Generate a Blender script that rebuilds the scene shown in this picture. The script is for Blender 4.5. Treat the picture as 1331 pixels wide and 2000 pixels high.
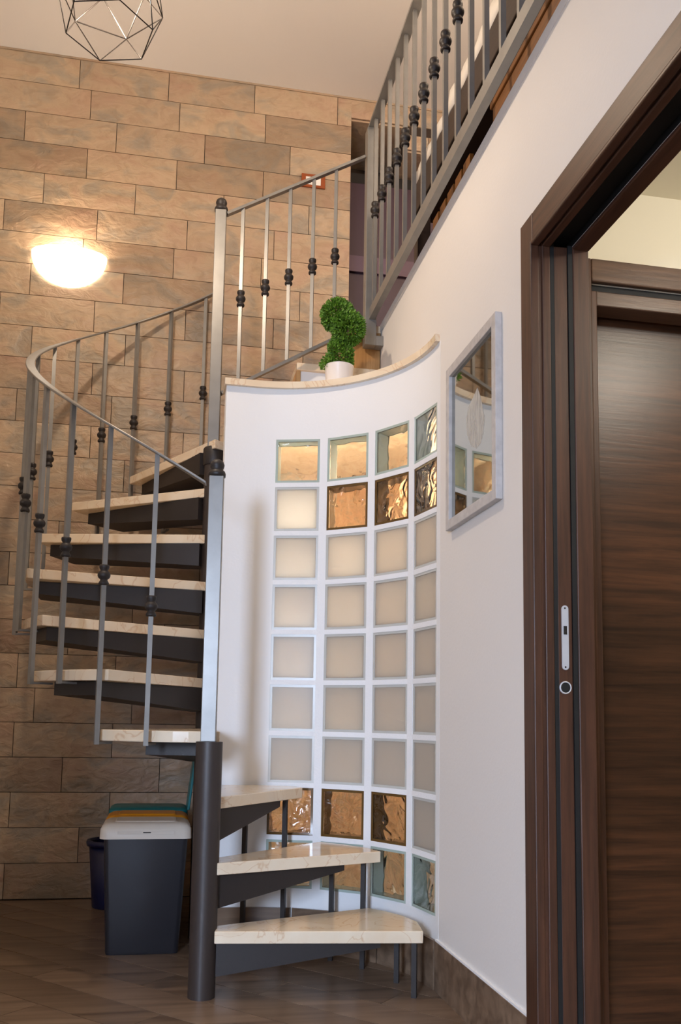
import bpy, bmesh, math, random
from mathutils import Vector, Matrix

# ------------------------------------------------------------------ scene, camera, light
for o in list(bpy.data.objects):
    bpy.data.objects.remove(o, do_unlink=True)
scene = bpy.context.scene
COL = scene.collection
random.seed(7)
PI = math.pi
EYE = 0.924                                   # camera height above the floor

cam_d = bpy.data.cameras.new('camera')
cam = bpy.data.objects.new('camera', cam_d)
COL.objects.link(cam)
RIGHT = Vector((0.9831245, -0.1820781, 0.0177109)); UP = Vector((-0.0380779, -0.1089799, 0.9933144)); FWD = Vector((0.1789307, 0.9772261, 0.114074))
m = Matrix((RIGHT, UP, -FWD)).transposed().to_4x4()
m.translation = (0, 0, EYE)
cam.matrix_world = m
cam_d.sensor_fit = 'VERTICAL'
cam_d.sensor_height = 36.0
cam_d.sensor_width = 24.0
cam_d.lens = 1724.458 / 2000.0 * 36.0
cam_d.shift_x = (665.5 - 640.939) / 2000.0
cam_d.shift_y = (1205.172 - 1000.0) / 2000.0
cam_d.clip_start = 0.02
scene.camera = cam

world = bpy.data.worlds.new('world')
scene.world = world
world.use_nodes = True
world.node_tree.nodes['Background'].inputs[0].default_value = (0.55, 0.7, 1.0, 1)
world.node_tree.nodes['Background'].inputs[1].default_value = 0.6

def lamp(name, kind, loc, power, color, size=0.1, rot=None, sy=None, spot=None):
    d = bpy.data.lights.new(name, kind)
    d.energy = power
    d.color = color
    if kind == 'AREA':
        d.size = size
        if sy:
            d.shape = 'RECTANGLE'; d.size_y = sy
    else:
        d.shadow_soft_size = size
    o = bpy.data.objects.new(name, d)
    o.location = loc
    if rot: o.rotation_euler = rot
    COL.objects.link(o)
    return o

WARM = (1.0, 0.72, 0.48)
wl = lamp('window_daylight', 'AREA', (-1.80, -2.50, 1.42), 132, (0.60, 0.74, 1.0), 0.62, (PI/2-0.40, 0, -0.25), 1.35)
wl.data.spread = math.radians(105)
lamp('enclosure_light', 'AREA', (0.60, 3.98, 2.238), 54, (1.0, 0.90, 0.77), 0.30, (-0.55, 0, 0), 0.05)
lamp('corridor_light', 'POINT', (1.9, 1.35, 2.42), 24, (1.0, 0.91, 0.79), 0.06)
lamp('loft_light', 'POINT', (2.3, 2.4, 4.3), 82, (1.0, 0.80, 0.61), 0.12)
vs = scene.view_settings
vs.view_transform = 'Standard'
vs.look = 'None'
vs.exposure = 0.0
vs.gamma = 1.0
vs.use_curve_mapping = False

# ------------------------------------------------------------------ materials
MATS = {}
def nodes_of(name):
    mt = bpy.data.materials.new(name)
    mt.use_nodes = True
    nt = mt.node_tree
    return mt, nt, nt.nodes['Principled BSDF']
def N(nt, t, **kw):
    n = nt.nodes.new(t)
    for k, v in kw.items():
        if k.startswith('_'):
            n.inputs[k[1:].replace('_', ' ')].default_value = v
        else:
            setattr(n, k, v)
    return n
def setin(b, **kw):
    for k, v in kw.items():
        b.inputs[k.replace('_', ' ')].default_value = v
def c4(c): return (c[0], c[1], c[2], 1)
def srgb(r, g, b):
    f = lambda v: ((v/255+0.055)/1.055)**2.4 if v > 10 else v/255/12.92
    return (f(r), f(g), f(b))

def plain(name, col, rough=0.5, metal=0.0, bump=0.0, bscale=200, var=0.0, vscale=3.0, **kw):
    mt, nt, b = nodes_of(name)
    setin(b, Base_Color=c4(col), Roughness=rough, Metallic=metal)
    for k, v in kw.items(): b.inputs[k.replace('_', ' ')].default_value = v
    tc = N(nt, 'ShaderNodeTexCoord')
    if bump:
        no = N(nt, 'ShaderNodeTexNoise', _Scale=bscale, _Detail=4.0)
        nt.links.new(tc.outputs['Object'], no.inputs['Vector'])
        bp = N(nt, 'ShaderNodeBump', _Strength=bump, _Distance=0.01)
        nt.links.new(no.outputs[0], bp.inputs['Height'])
        nt.links.new(bp.outputs[0], b.inputs['Normal'])
    if var:
        no = N(nt, 'ShaderNodeTexNoise', _Scale=vscale, _Detail=5.0)
        nt.links.new(tc.outputs['Object'], no.inputs['Vector'])
        rp = N(nt, 'ShaderNodeValToRGB')
        rp.color_ramp.elements[0].position = 0.3; rp.color_ramp.elements[1].position = 0.7
        rp.color_ramp.elements[0].color = c4([v*(1-var) for v in col])
        rp.color_ramp.elements[1].color = c4([min(1, v*(1+var)) for v in col])
        nt.links.new(no.outputs[0], rp.inputs[0])
        nt.links.new(rp.outputs[0], b.inputs['Base Color'])
    MATS[name] = mt
    return mt

def mix_rgb(nt, fac, a, b_, mode='MIX'):
    n = nt.nodes.new('ShaderNodeMix'); n.data_type = 'RGBA'; n.blend_type = mode
    for sock, v in ((n.inputs[0], fac), (n.inputs[6], a), (n.inputs[7], b_)):
        if hasattr(v, 'is_linked'): nt.links.new(v, sock)
        elif isinstance(v, (int, float)): sock.default_value = v
        else: sock.default_value = c4(v)
    return n.outputs[2]

def stone_mat():
    mt, nt, b = nodes_of('slate_tile')
    tc = N(nt, 'ShaderNodeTexCoord'); oi = N(nt, 'ShaderNodeObjectInfo')
    cmb = N(nt, 'ShaderNodeCombineXYZ')
    mul = N(nt, 'ShaderNodeMath', operation='MULTIPLY'); mul.inputs[1].default_value = 37.0
    nt.links.new(oi.outputs['Random'], mul.inputs[0])
    for k in range(3): nt.links.new(mul.outputs[0], cmb.inputs[k])
    add = N(nt, 'ShaderNodeVectorMath', operation='ADD')
    nt.links.new(tc.outputs['Object'], add.inputs[0]); nt.links.new(cmb.outputs[0], add.inputs[1])
    mp = N(nt, 'ShaderNodeMapping'); mp.inputs['Rotation'].default_value = (0, 0.45, 0); mp.inputs['Scale'].default_value = (1.0, 1.0, 1.7)
    nt.links.new(add.outputs[0], mp.inputs[0])
    n1 = N(nt, 'ShaderNodeTexNoise', _Scale=3.6, _Detail=6.0, _Distortion=0.8)
    n2 = N(nt, 'ShaderNodeTexNoise', _Scale=11.0, _Detail=9.0, _Distortion=1.3)
    nt.links.new(mp.outputs[0], n1.inputs['Vector']); nt.links.new(mp.outputs[0], n2.inputs['Vector'])
    r1 = N(nt, 'ShaderNodeValToRGB'); e = r1.color_ramp.elements
    e[0].position = 0.28; e[0].color = c4(srgb(182, 161, 138))
    e[1].position = 0.76; e[1].color = c4(srgb(192, 161, 141))
    k = r1.color_ramp.elements.new(0.5); k.color = c4(srgb(196, 174, 150))
    k = r1.color_ramp.elements.new(0.38); k.color = c4(srgb(172, 161, 147))
    nt.links.new(n1.outputs[0], r1.inputs[0])
    # per-tile tone: some tiles greyer and darker
    r2 = N(nt, 'ShaderNodeValToRGB'); e = r2.color_ramp.elements
    e[0].position = 0.0; e[0].color = c4(srgb(218, 210, 200))
    e[1].position = 1.0; e[1].color = c4(srgb(255, 250, 240))
    k = r2.color_ramp.elements.new(0.14); k.color = c4(srgb(222, 214, 204))
    k = r2.color_ramp.elements.new(0.2); k.color = c4(srgb(240, 234, 226))
    nt.links.new(oi.outputs['Random'], r2.inputs[0])
    col = mix_rgb(nt, 1.0, r1.outputs[0], r2.outputs[0], 'MULTIPLY')
    r3 = N(nt, 'ShaderNodeValToRGB'); e = r3.color_ramp.elements
    e[0].position = 0.36; e[0].color = (0.62, 0.56, 0.5, 1); e[1].position = 0.55; e[1].color = (1, 1, 1, 1)
    nt.links.new(n2.outputs[0], r3.inputs[0])
    col = mix_rgb(nt, 0.28, col, r3.outputs[0], 'MULTIPLY')
    nt.links.new(col, b.inputs['Base Color'])
    setin(b, Roughness=0.36)
    b.inputs['Specular IOR Level'].default_value = 0.4
    ad = N(nt, 'ShaderNodeMath', operation='MULTIPLY_ADD'); ad.inputs[1].default_value = 0.5
    nt.links.new(n2.outputs[0], ad.inputs[0]); nt.links.new(n1.outputs[0], ad.inputs[2])
    bp = N(nt, 'ShaderNodeBump', _Strength=0.8, _Distance=0.022)
    nt.links.new(ad.outputs[0], bp.inputs['Height']); nt.links.new(bp.outputs[0], b.inputs['Normal'])
    MATS['stone'] = mt

def wood_mat(name, a, b_, axis, rough=0.4, scale=1.0, band=0.0):
    """grain runs along the given axis (0 x, 1 y, 2 z) of the object"""
    mt, nt, b = nodes_of(name)
    tc = N(nt, 'ShaderNodeTexCoord'); mp = N(nt, 'ShaderNodeMapping')
    s = [26*scale]*3; s[axis] = 1.3*scale
    mp.inputs['Scale'].default_value = s
    nt.links.new(tc.outputs['Object'], mp.inputs[0])
    n1 = N(nt, 'ShaderNodeTexNoise', _Scale=2.2, _Detail=7.0, _Roughness=0.65, _Distortion=0.4)
    nt.links.new(mp.outputs[0], n1.inputs['Vector'])
    r1 = N(nt, 'ShaderNodeValToRGB'); e = r1.color_ramp.elements
    e[0].position = 0.3; e[0].color = c4(a); e[1].position = 0.72; e[1].color = c4(b_)
    nt.links.new(n1.outputs[0], r1.inputs[0])
    col = r1.outputs[0]
    if band:
        mp2 = N(nt, 'ShaderNodeMapping'); s = [0.0, 0.0, 0.0]; s[2 if axis != 2 else 0] = 2.4; s[axis] = 0.12
        mp2.inputs['Scale'].default_value = s
        nt.links.new(tc.outputs['Object'], mp2.inputs[0])
        n2 = N(nt, 'ShaderNodeTexNoise', _Scale=2.6, _Detail=2.0)
        nt.links.new(mp2.outputs[0], n2.inputs['Vector'])
        r2 = N(nt, 'ShaderNodeValToRGB'); e = r2.color_ramp.elements
        e[0].position = 0.35; e[0].color = (1-band, 1-band, 1-band, 1); e[1].position = 0.62; e[1].color = (1, 1, 1, 1)
        nt.links.new(n2.outputs[0], r2.inputs[0])
        col = mix_rgb(nt, 1.0, col, r2.outputs[0], 'MULTIPLY')
    nt.links.new(col, b.inputs['Base Color'])
    setin(b, Roughness=rough)
    bp = N(nt, 'ShaderNodeBump', _Strength=0.12, _Distance=0.004)
    nt.links.new(n1.outputs[0], bp.inputs['Height']); nt.links.new(bp.outputs[0], b.inputs['Normal'])
    MATS[name] = mt

def floor_mat():
    mt, nt, b = nodes_of('plank_porcelain')
    tc = N(nt, 'ShaderNodeTexCoord'); oi = N(nt, 'ShaderNodeObjectInfo')
    mp = N(nt, 'ShaderNodeMapping'); mp.inputs['Rotation'].default_value = (0, 0, PI/4); mp.inputs['Scale'].default_value = (1.2, 14, 14)
    nt.links.new(tc.outputs['Object'], mp.inputs[0])
    n1 = N(nt, 'ShaderNodeTexNoise', _Scale=1.6, _Detail=7.0, _Distortion=0.5)
    nt.links.new(mp.outputs[0], n1.inputs['Vector'])
    r1 = N(nt, 'ShaderNodeValToRGB'); e = r1.color_ramp.elements
    e[0].position = 0.28; e[0].color = c4(srgb(96, 76, 60)); e[1].position = 0.74; e[1].color = c4(srgb(150, 126, 104))
    nt.links.new(n1.outputs[0], r1.inputs[0])
    r2 = N(nt, 'ShaderNodeValToRGB'); e = r2.color_ramp.elements
    e[0].color = (0.72, 0.7, 0.68, 1); e[1].color = (1, 1, 1, 1)
    nt.links.new(oi.outputs['Random'], r2.inputs[0])
    nt.links.new(mix_rgb(nt, 1.0, r1.outputs[0], r2.outputs[0], 'MULTIPLY'), b.inputs['Base Color'])
    setin(b, Roughness=0.3)
    MATS['floor'] = mt

def marble_mat():
    mt, nt, b = nodes_of('cream_marble')
    tc = N(nt, 'ShaderNodeTexCoord')
    n1 = N(nt, 'ShaderNodeTexNoise', _Scale=5.0, _Detail=6.0, _Distortion=1.2)
    n2 = N(nt, 'ShaderNodeTexNoise', _Scale=5.0, _Detail=3.0, _Distortion=1.5)
    nt.links.new(tc.outputs['Object'], n1.inputs['Vector']); nt.links.new(tc.outputs['Object'], n2.inputs['Vector'])
    r1 = N(nt, 'ShaderNodeValToRGB'); e = r1.color_ramp.elements
    e[0].position = 0.3; e[0].color = c4(srgb(232, 208, 176)); e[1].position = 0.7; e[1].color = c4(srgb(242, 226, 200))
    nt.links.new(n1.outputs[0], r1.inputs[0])
    r2 = N(nt, 'ShaderNodeValToRGB'); e = r2.color_ramp.elements
    e[0].position = 0.485; e[0].color = (1, 1, 1, 1); e[1].position = 0.515; e[1].color = (1, 1, 1, 1)
    k = r2.color_ramp.elements.new(0.5); k.color = c4(srgb(226, 196, 168))
    nt.links.new(n2.outputs[0], r2.inputs[0])
    nt.links.new(mix_rgb(nt, 0.55, r1.outputs[0], r2.outputs[0], 'MULTIPLY'), b.inputs['Base Color'])
    setin(b, Roughness=0.14)
    MATS['marble'] = mt

def glass_mat(name, col, rough, bscale, strength):
    mt, nt, b = nodes_of(name)
    setin(b, Base_Color=c4(col), Roughness=rough, IOR=1.45)
    b.inputs['Transmission Weight'].default_value = 1.0
    tc = N(nt, 'ShaderNodeTexCoord'); oi = N(nt, 'ShaderNodeObjectInfo')
    mul = N(nt, 'ShaderNodeVectorMath', operation='ADD')
    sc = N(nt, 'ShaderNodeMath', operation='MULTIPLY'); sc.inputs[1].default_value = 19.0
    nt.links.new(oi.outputs['Random'], sc.inputs[0])
    cb = N(nt, 'ShaderNodeCombineXYZ')
    for k in range(3): nt.links.new(sc.outputs[0], cb.inputs[k])
    nt.links.new(tc.outputs['Object'], mul.inputs[0]); nt.links.new(cb.outputs[0], mul.inputs[1])
    no = N(nt, 'ShaderNodeTexNoise', _Scale=bscale, _Detail=1.0, _Distortion=1.2)
    nt.links.new(mul.outputs[0], no.inputs['Vector'])
    bp = N(nt, 'ShaderNodeBump', _Strength=strength, _Distance=0.03)
    nt.links.new(no.outputs[0], bp.inputs['Height']); nt.links.new(bp.outputs[0], b.inputs['Normal'])
    MATS[name] = mt

def satin_mat():
    mt, nt, b = nodes_of('satin_glass')
    out = nt.nodes['Material Output']
    setin(b, Base_Color=c4((0.74, 0.72, 0.68)), Roughness=0.3)
    tr = N(nt, 'ShaderNodeBsdfTranslucent'); tr.inputs[0].default_value = (0.95, 0.93, 0.88, 1)
    mx = N(nt, 'ShaderNodeMixShader'); mx.inputs[0].default_value = 0.72
    nt.links.new(b.outputs[0], mx.inputs[1]); nt.links.new(tr.outputs[0], mx.inputs[2])
    nt.links.new(mx.outputs[0], out.inputs[0])
    MATS['satin'] = mt

def emit_mat(name, col, strength, base=(0.9, 0.9, 0.9)):
    mt, nt, b = nodes_of(name)
    setin(b, Base_Color=c4(base), Roughness=0.4)
    b.inputs['Emission Color'].default_value = c4(col)
    b.inputs['Emission Strength'].default_value = strength
    MATS[name] = mt

stone_mat(); floor_mat(); marble_mat(); satin_mat()
plain('plaster', (0.82, 0.785, 0.745), 0.75, bump=0.06, bscale=90)
plain('ceiling_paint', (0.84, 0.815, 0.79), 0.8, bump=0.05, bscale=60)
plain('plaster_white', (0.88, 0.88, 0.875), 0.7, bump=0.05, bscale=90)
plain('cream_paint', srgb(238, 232, 214), 0.7)
plain('mortar', (0.88, 0.88, 0.88), 0.8, bump=0.12, bscale=120)
plain('grout', srgb(58, 45, 35), 0.9)
plain('floor_grout', srgb(176, 166, 154), 0.9)
plain('steel', srgb(142, 140, 136), 0.38, metal=0.42, bump=0.03, bscale=300, var=0.08, vscale=14)
plain('iron', srgb(40, 34, 32), 0.5, bump=0.05, bscale=250)
plain('iron_column', srgb(54, 45, 41), 0.46)
plain('black_wire', srgb(24, 20, 18), 0.3, metal=0.5)
plain('chrome', srgb(214, 214, 218), 0.35, metal=0.25)
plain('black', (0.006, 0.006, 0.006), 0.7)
plain('silver_frame', srgb(196, 191, 188), 0.45, var=0.1, vscale=40)
plain('mirror_glass', (0.40, 0.40, 0.37), 0.03, metal=1.0)
plain('white_print', (0.75, 0.73, 0.68), 0.5)
_nt = MATS['white_print'].node_tree; _b = _nt.nodes['Principled BSDF']
_tc = N(_nt, 'ShaderNodeTexCoord'); _mp = N(_nt, 'ShaderNodeMapping'); _mp.inputs['Scale'].default_value = (1, 60, 9)
_no = N(_nt, 'ShaderNodeTexNoise', _Scale=1.0, _Detail=3.0)
_nt.links.new(_tc.outputs['Object'], _mp.inputs[0]); _nt.links.new(_mp.outputs[0], _no.inputs['Vector'])
_mr = N(_nt, 'ShaderNodeMapRange'); _mr.inputs[1].default_value = 0.3; _mr.inputs[2].default_value = 0.7; _mr.inputs[3].default_value = 0.15; _mr.inputs[4].default_value = 0.7
_nt.links.new(_no.outputs[0], _mr.inputs[0]); _nt.links.new(_mr.outputs[0], _b.inputs['Alpha'])
plain('bin_grey', srgb(36, 36, 42), 0.42)
plain('lid_white', srgb(222, 212, 198), 0.42)
plain('lid_orange', srgb(226, 150, 24), 0.4)
plain('lid_teal', srgb(16, 120, 124), 0.4)
plain('bucket_blue', srgb(14, 22, 62), 0.4)
plain('pot_white', srgb(240, 234, 228), 0.35)
plain('leaf_green', srgb(92, 134, 36), 0.55, var=0.5, vscale=60)
plain('stem_brown', srgb(110, 92, 66), 0.8)
plain('soil', srgb(52, 40, 30), 0.95)
plain('bedding', srgb(238, 232, 224), 0.8, bump=0.2, bscale=14)
plain('purple', srgb(72, 50, 64), 0.5)
plain('mauve', srgb(104, 80, 98), 0.5)
plain('dark_frame', srgb(28, 22, 20), 0.5)
plain('switch_white', srgb(244, 240, 232), 0.35)
plain('switch_frame', srgb(150, 72, 26), 0.4)
plain('pane', (0.9, 0.93, 0.95), 0.02)
MATS['pane'].node_tree.nodes['Principled BSDF'].inputs['Transmission Weight'].default_value = 1.0
wood_mat('walnut_up', srgb(54, 32, 21), srgb(90, 56, 38), 2, 0.48)
wood_mat('walnut_along', srgb(54, 32, 21), srgb(90, 56, 38), 1, 0.48)
wood_mat('walnut_across', srgb(64, 44, 34), srgb(108, 80, 62), 0, 0.34)
wood_mat('walnut_panel', srgb(46, 26, 15), srgb(98, 60, 36), 0, 0.36, 0.8, 0.5)
wood_mat('bed_brown', srgb(46, 36, 30), srgb(64, 50, 42), 1)
wood_mat('amber_wood', srgb(98, 60, 22), srgb(138, 88, 36), 1, 0.45)
wood_mat('oak_wood', srgb(176, 128, 76), srgb(214, 168, 112), 2, 0.4)
glass_mat('clear_glass', (0.965, 0.995, 0.98), 0.02, 9.0, 0.35)
glass_mat('bronze_glass', (0.955, 0.885, 0.775), 0.02, 13.0, 0.55)
plain('rim_green', srgb(172, 186, 176), 0.15)
plain('rim_bronze', srgb(96, 70, 34), 0.15)
plain('rim_satin', srgb(196, 196, 190), 0.3)
emit_mat('sconce_glow', (1.0, 0.90, 0.76), 3.2)
emit_mat('bulb_glow', (1.0, 0.8, 0.55), 30.0)

# ------------------------------------------------------------------ mesh builder
class MB:
    def __init__(self): self.v = []; self.f = []
    def add(self, vs, fs):
        n = len(self.v); self.v += [tuple(p) for p in vs]; self.f += [tuple(n+i for i in f) for f in fs]; return self
    def box(self, x0, x1, y0, y1, z0, z1):
        vs = [(x, y, z) for z in (z0, z1) for y in (y0, y1) for x in (x0, x1)]
        return self.add(vs, [(0,2,3,1), (4,5,7,6), (0,1,5,4), (2,6,7,3), (0,4,6,2), (1,3,7,5)])
    def prism(self, poly, z0, z1):
        a = sum(poly[i][0]*poly[(i+1)%len(poly)][1]-poly[(i+1)%len(poly)][0]*poly[i][1] for i in range(len(poly)))
        if a < 0: poly = poly[::-1]
        n = len(poly)
        vs = [(x, y, z0) for x, y in poly]+[(x, y, z1) for x, y in poly]
        return self.add(vs, [tuple(range(n))[::-1], tuple(range(n, 2*n))]+[(i, (i+1) % n, n+(i+1) % n, n+i) for i in range(n)])
    def bar(self, p, q, w, h, twist=0.0):
        """rectangular bar from p to q: w across, h the other way; twist turns the section"""
        p = Vector(p); q = Vector(q); d = (q-p).normalized()
        side = d.cross(Vector((0, 0, 1)))
        if side.length < 1e-4: side = Vector((1, 0, 0))
        side.normalize(); up = side.cross(d).normalized()
        c, s = math.cos(twist), math.sin(twist)
        a, b = side*c+up*s, up*c-side*s
        vs = [e+a*sx*w/2+b*sy*h/2 for e in (p, q) for sx, sy in ((-1,-1), (1,-1), (1,1), (-1,1))]
        return self.add(vs, [(3,2,1,0), (4,5,6,7), (0,1,5,4), (1,2,6,5), (2,3,7,6), (3,0,4,7)])
    def tube(self, pts, r, n=8, closed=False):
        pts = [Vector(p) for p in pts]; rings = []
        for i, p in enumerate(pts):
            a = pts[max(0, i-1)]; b = pts[min(len(pts)-1, i+1)]; d = (b-a).normalized()
            s = d.cross(Vector((0, 0, 1)))
            if s.length < 1e-3: s = d.cross(Vector((0, 1, 0)))
            s.normalize(); u = s.cross(d)
            rr = r[i] if isinstance(r, (list, tuple)) else r
            rings.append([p+(s*math.cos(t)+u*math.sin(t))*rr for t in [2*PI*k/n for k in range(n)]])
        vs = [p for ring in rings for p in ring]; fs = []
        for i in range(len(rings)-1):
            for k in range(n):
                fs.append((i*n+k, i*n+(k+1) % n, (i+1)*n+(k+1) % n, (i+1)*n+k))
        fs.append(tuple(range(n))[::-1]); fs.append(tuple((len(rings)-1)*n+k for k in range(n)))
        return self.add(vs, fs)
    def lathe(self, prof, c=(0, 0, 0), n=20, cap=True):
        vs = []; fs = []
        for r, z in prof:
            vs += [(c[0]+r*math.cos(2*PI*k/n), c[1]+r*math.sin(2*PI*k/n), c[2]+z) for k in range(n)]
        for i in range(len(prof)-1):
            for k in range(n):
                fs.append((i*n+k, i*n+(k+1) % n, (i+1)*n+(k+1) % n, (i+1)*n+k))
        if cap:
            fs.append(tuple(range(n))[::-1]); fs.append(tuple((len(prof)-1)*n+k for k in range(n)))
        return self.add(vs, fs)
    def sweep(self, pts, sides, w, h):
        """flat bar along pts: w along the given side vectors, h vertical"""
        vs = []
        for p, s in zip(pts, sides):
            p = Vector(p); s = Vector(s).normalized(); z = Vector((0, 0, 1))
            vs += [p-s*w/2-z*h/2, p+s*w/2-z*h/2, p+s*w/2+z*h/2, p-s*w/2+z*h/2]
        fs = []
        for i in range(len(pts)-1):
            for k in range(4):
                fs.append((i*4+k, i*4+(k+1) % 4, (i+1)*4+(k+1) % 4, (i+1)*4+k))
        fs.append((3, 2, 1, 0)); e = (len(pts)-1)*4; fs.append((e, e+1, e+2, e+3))
        return self.add(vs, fs)
    def mesh(self, name, origin=(0, 0, 0), smooth=False):
        me = bpy.data.meshes.new(name)
        ox, oy, oz = origin
        me.from_pydata([(x-ox, y-oy, z-oz) for x, y, z in self.v], [], self.f)
        bm = bmesh.new(); bm.from_mesh(me)
        bmesh.ops.recalc_face_normals(bm, faces=bm.faces)
        bm.to_mesh(me); bm.free()
        if smooth:
            for p in me.polygons: p.use_smooth = True
        return me

def link(name, me, mat, parent=None, loc=(0, 0, 0), rotz=0.0):
    o = bpy.data.objects.new(name, me)
    COL.objects.link(o)
    if mat is not None and me is not None and not me.materials: me.materials.append(MATS[mat])
    o.location = loc
    if rotz: o.rotation_euler = (0, 0, rotz)
    if parent is not None: o.parent = parent
    return o
def base_of(parent):
    b = Vector((0, 0, 0))
    while parent is not None:
        b += parent.location; parent = parent.parent
    return b
def part(name, mb, mat, parent=None, origin=None, smooth=False, bevel=0.0, label=None, seg=2, auto=None):
    """mesh given in world coordinates, hung under parent with its own origin"""
    pb = base_of(parent)
    og = Vector(origin) if origin is not None else pb
    o = link(name, mb.mesh(name, og, smooth), mat, parent, og-pb)
    if bevel:
        bv = o.modifiers.new('bevel', 'BEVEL'); bv.width = bevel; bv.segments = seg; bv.limit_method = 'ANGLE'; bv.angle_limit = 0.6
    if auto:
        for p in o.data.polygons: p.use_smooth = True
        es = o.modifiers.new('split', 'EDGE_SPLIT'); es.split_angle = auto
    if label: o['label'] = label
    return o
def thing(name, loc, label, cat, group=None):
    o = bpy.data.objects.new(name, None); COL.objects.link(o)
    o.location = loc; o.empty_display_size = 0.1
    o['label'] = label; o['category'] = cat
    if group: o['group'] = group
    return o
def tag(o, label, cat, group=None):
    o['label'] = label; o['category'] = cat
    if group: o['group'] = group
    return o
def struct(o, label=None):
    o['kind'] = 'structure'
    if label: o['label'] = label
    return o
def pol(c, r, deg, z=None):
    t = math.radians(deg); x, y = c[0]+r*math.cos(t), c[1]+r*math.sin(t)
    return (x, y) if z is None else (x, y, z)

# ------------------------------------------------------------------ key measures (metres, camera above the origin)
XW = 0.963            # room face of the wall on the right
YS = 4.72             # face of the stone wall
ZC = 4.557            # ceiling
ZL = 2.815            # loft floor
ZD = 2.36             # landing / top of the curved wall
XL, YR = -2.2, -2.6   # left wall and rear wall
XE = 3.4              # far side of the loft
CC, CR = (0.348, 3.048), 0.615      # centre and radius of the curved wall
FC = (0.158, 3.072)   # short column in front
MC = (0.180, 3.880)   # main column

# ------------------------------------------------------------------ room shell
def clip(poly, x0, x1, y0, y1):
    for ax, lim, sg in ((0, x0, 1), (0, x1, -1), (1, y0, 1), (1, y1, -1)):
        out = []
        for i in range(len(poly)):
            a, b = poly[i], poly[(i+1) % len(poly)]
            ia, ib = sg*(a[ax]-lim) >= -1e-9, sg*(b[ax]-lim) >= -1e-9
            if ia: out.append(a)
            if ia != ib:
                t = (lim-a[ax])/(b[ax]-a[ax]); out.append((a[0]+t*(b[0]-a[0]), a[1]+t*(b[1]-a[1])))
        poly = out
        if not poly: return []
    return poly

fl = struct(part('floor', MB().box(XL-0.1, XE, YR-0.1, YS+0.5, -0.1, -0.006), 'floor_grout'), 'dark wood look porcelain plank floor laid diagonally')
PW, PL = 0.1693, 1.02
rs = 2**0.5
k = 0
for i in range(-28, 38):
    s0 = 2.5903+i*PW; off = -1.552+(0.37*i % 1)*PL
    for j in range(-6, 7):
        t0 = off+j*PL
        g = 0.0016
        quad = [(s0+g, t0+g), (s0+PW-g, t0+g), (s0+PW-g, t0+PL-g), (s0+g, t0+PL-g)]
        quad = [((s+t)/rs, (s-t)/rs) for s, t in quad]
        quad = clip(quad, XL, 1.1, -0.6, YS)
        if len(quad) < 3: continue
        ar = abs(sum(quad[q][0]*quad[(q+1) % len(quad)][1]-quad[(q+1) % len(quad)][0]*quad[q][1] for q in range(len(quad))))/2
        if ar < 0.004: continue
        cx = sum(q[0] for q in quad)/len(quad); cy = sum(q[1] for q in quad)/len(quad)
        part('plank', MB().prism(quad, -0.008, 0.0), 'floor', fl, (cx, cy, 0))

wb = struct(part('wall_back', MB().box(XL-0.1, 0.952, YS+0.012, YS+0.5, 0, ZC).box(0.952, XE, YS+0.012, YS+0.5, 0, ZL)
     .box(0.952, 1.29, YS+0.012, YS+0.5, 4.43, ZC).box(1.29, 1.9, YS+0.012, YS+0.5, 4.28, ZC).box(1.9, XE, YS+0.012, YS+0.5, ZL, ZC)
     .box(0.952, 1.9, YS+0.46, YS+0.5, ZL, 4.43), 'grout'), 'back wall clad in tan slate-look stone tiles')
TW, TH = 0.4875, 0.1748
OFFS = [.226,.089,.234,.479,.233,.325,.234,.477,.308,.162,.40,.33,.232,.05,.151,.043,.209,.038,.184,.448,.029,.226,.446,.109,.45,.383]
def tile_mesh(w, h, seed):
    rnd = random.Random(seed); nx, nz = 5, 3
    mb = MB(); vs = []; fs = []
    for iz in range(nz+1):
        for ix in range(nx+1):
            edge = ix in (0, nx) or iz in (0, nz)
            y = 0.0025 if edge else -rnd.uniform(0.0, 0.0035)
            vs.append((w*ix/nx, y, h*iz/nz))
    for iz in range(nz):
        for ix in range(nx):
            a = iz*(nx+1)+ix; fs.append((a, a+1, a+nx+2, a+nx+1))
    n = len(vs); ring = [0, nx, (nz+1)*(nx+1)-1, nz*(nx+1)]
    rim = [i for i in range(nx+1)]+[(iz+1)*(nx+1)-1 for iz in range(1, nz+1)]+[nz*(nx+1)+i for i in range(nx-1, -1, -1)]+[iz*(nx+1) for iz in range(nz-1, 0, -1)]
    for r in rim: vs.append((vs[r][0], 0.012, vs[r][2]))
    L = len(rim)
    for i in range(L): fs.append((rim[i], n+i, n+(i+1) % L, rim[(i+1) % L]))
    return mb.add(vs, fs).mesh('stone_tile', smooth=False)
TILES = [tile_mesh(TW-0.0035, TH-0.0032, s) for s in range(4)]
for tmesh in TILES: tmesh.materials.append(MATS['stone'])
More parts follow.
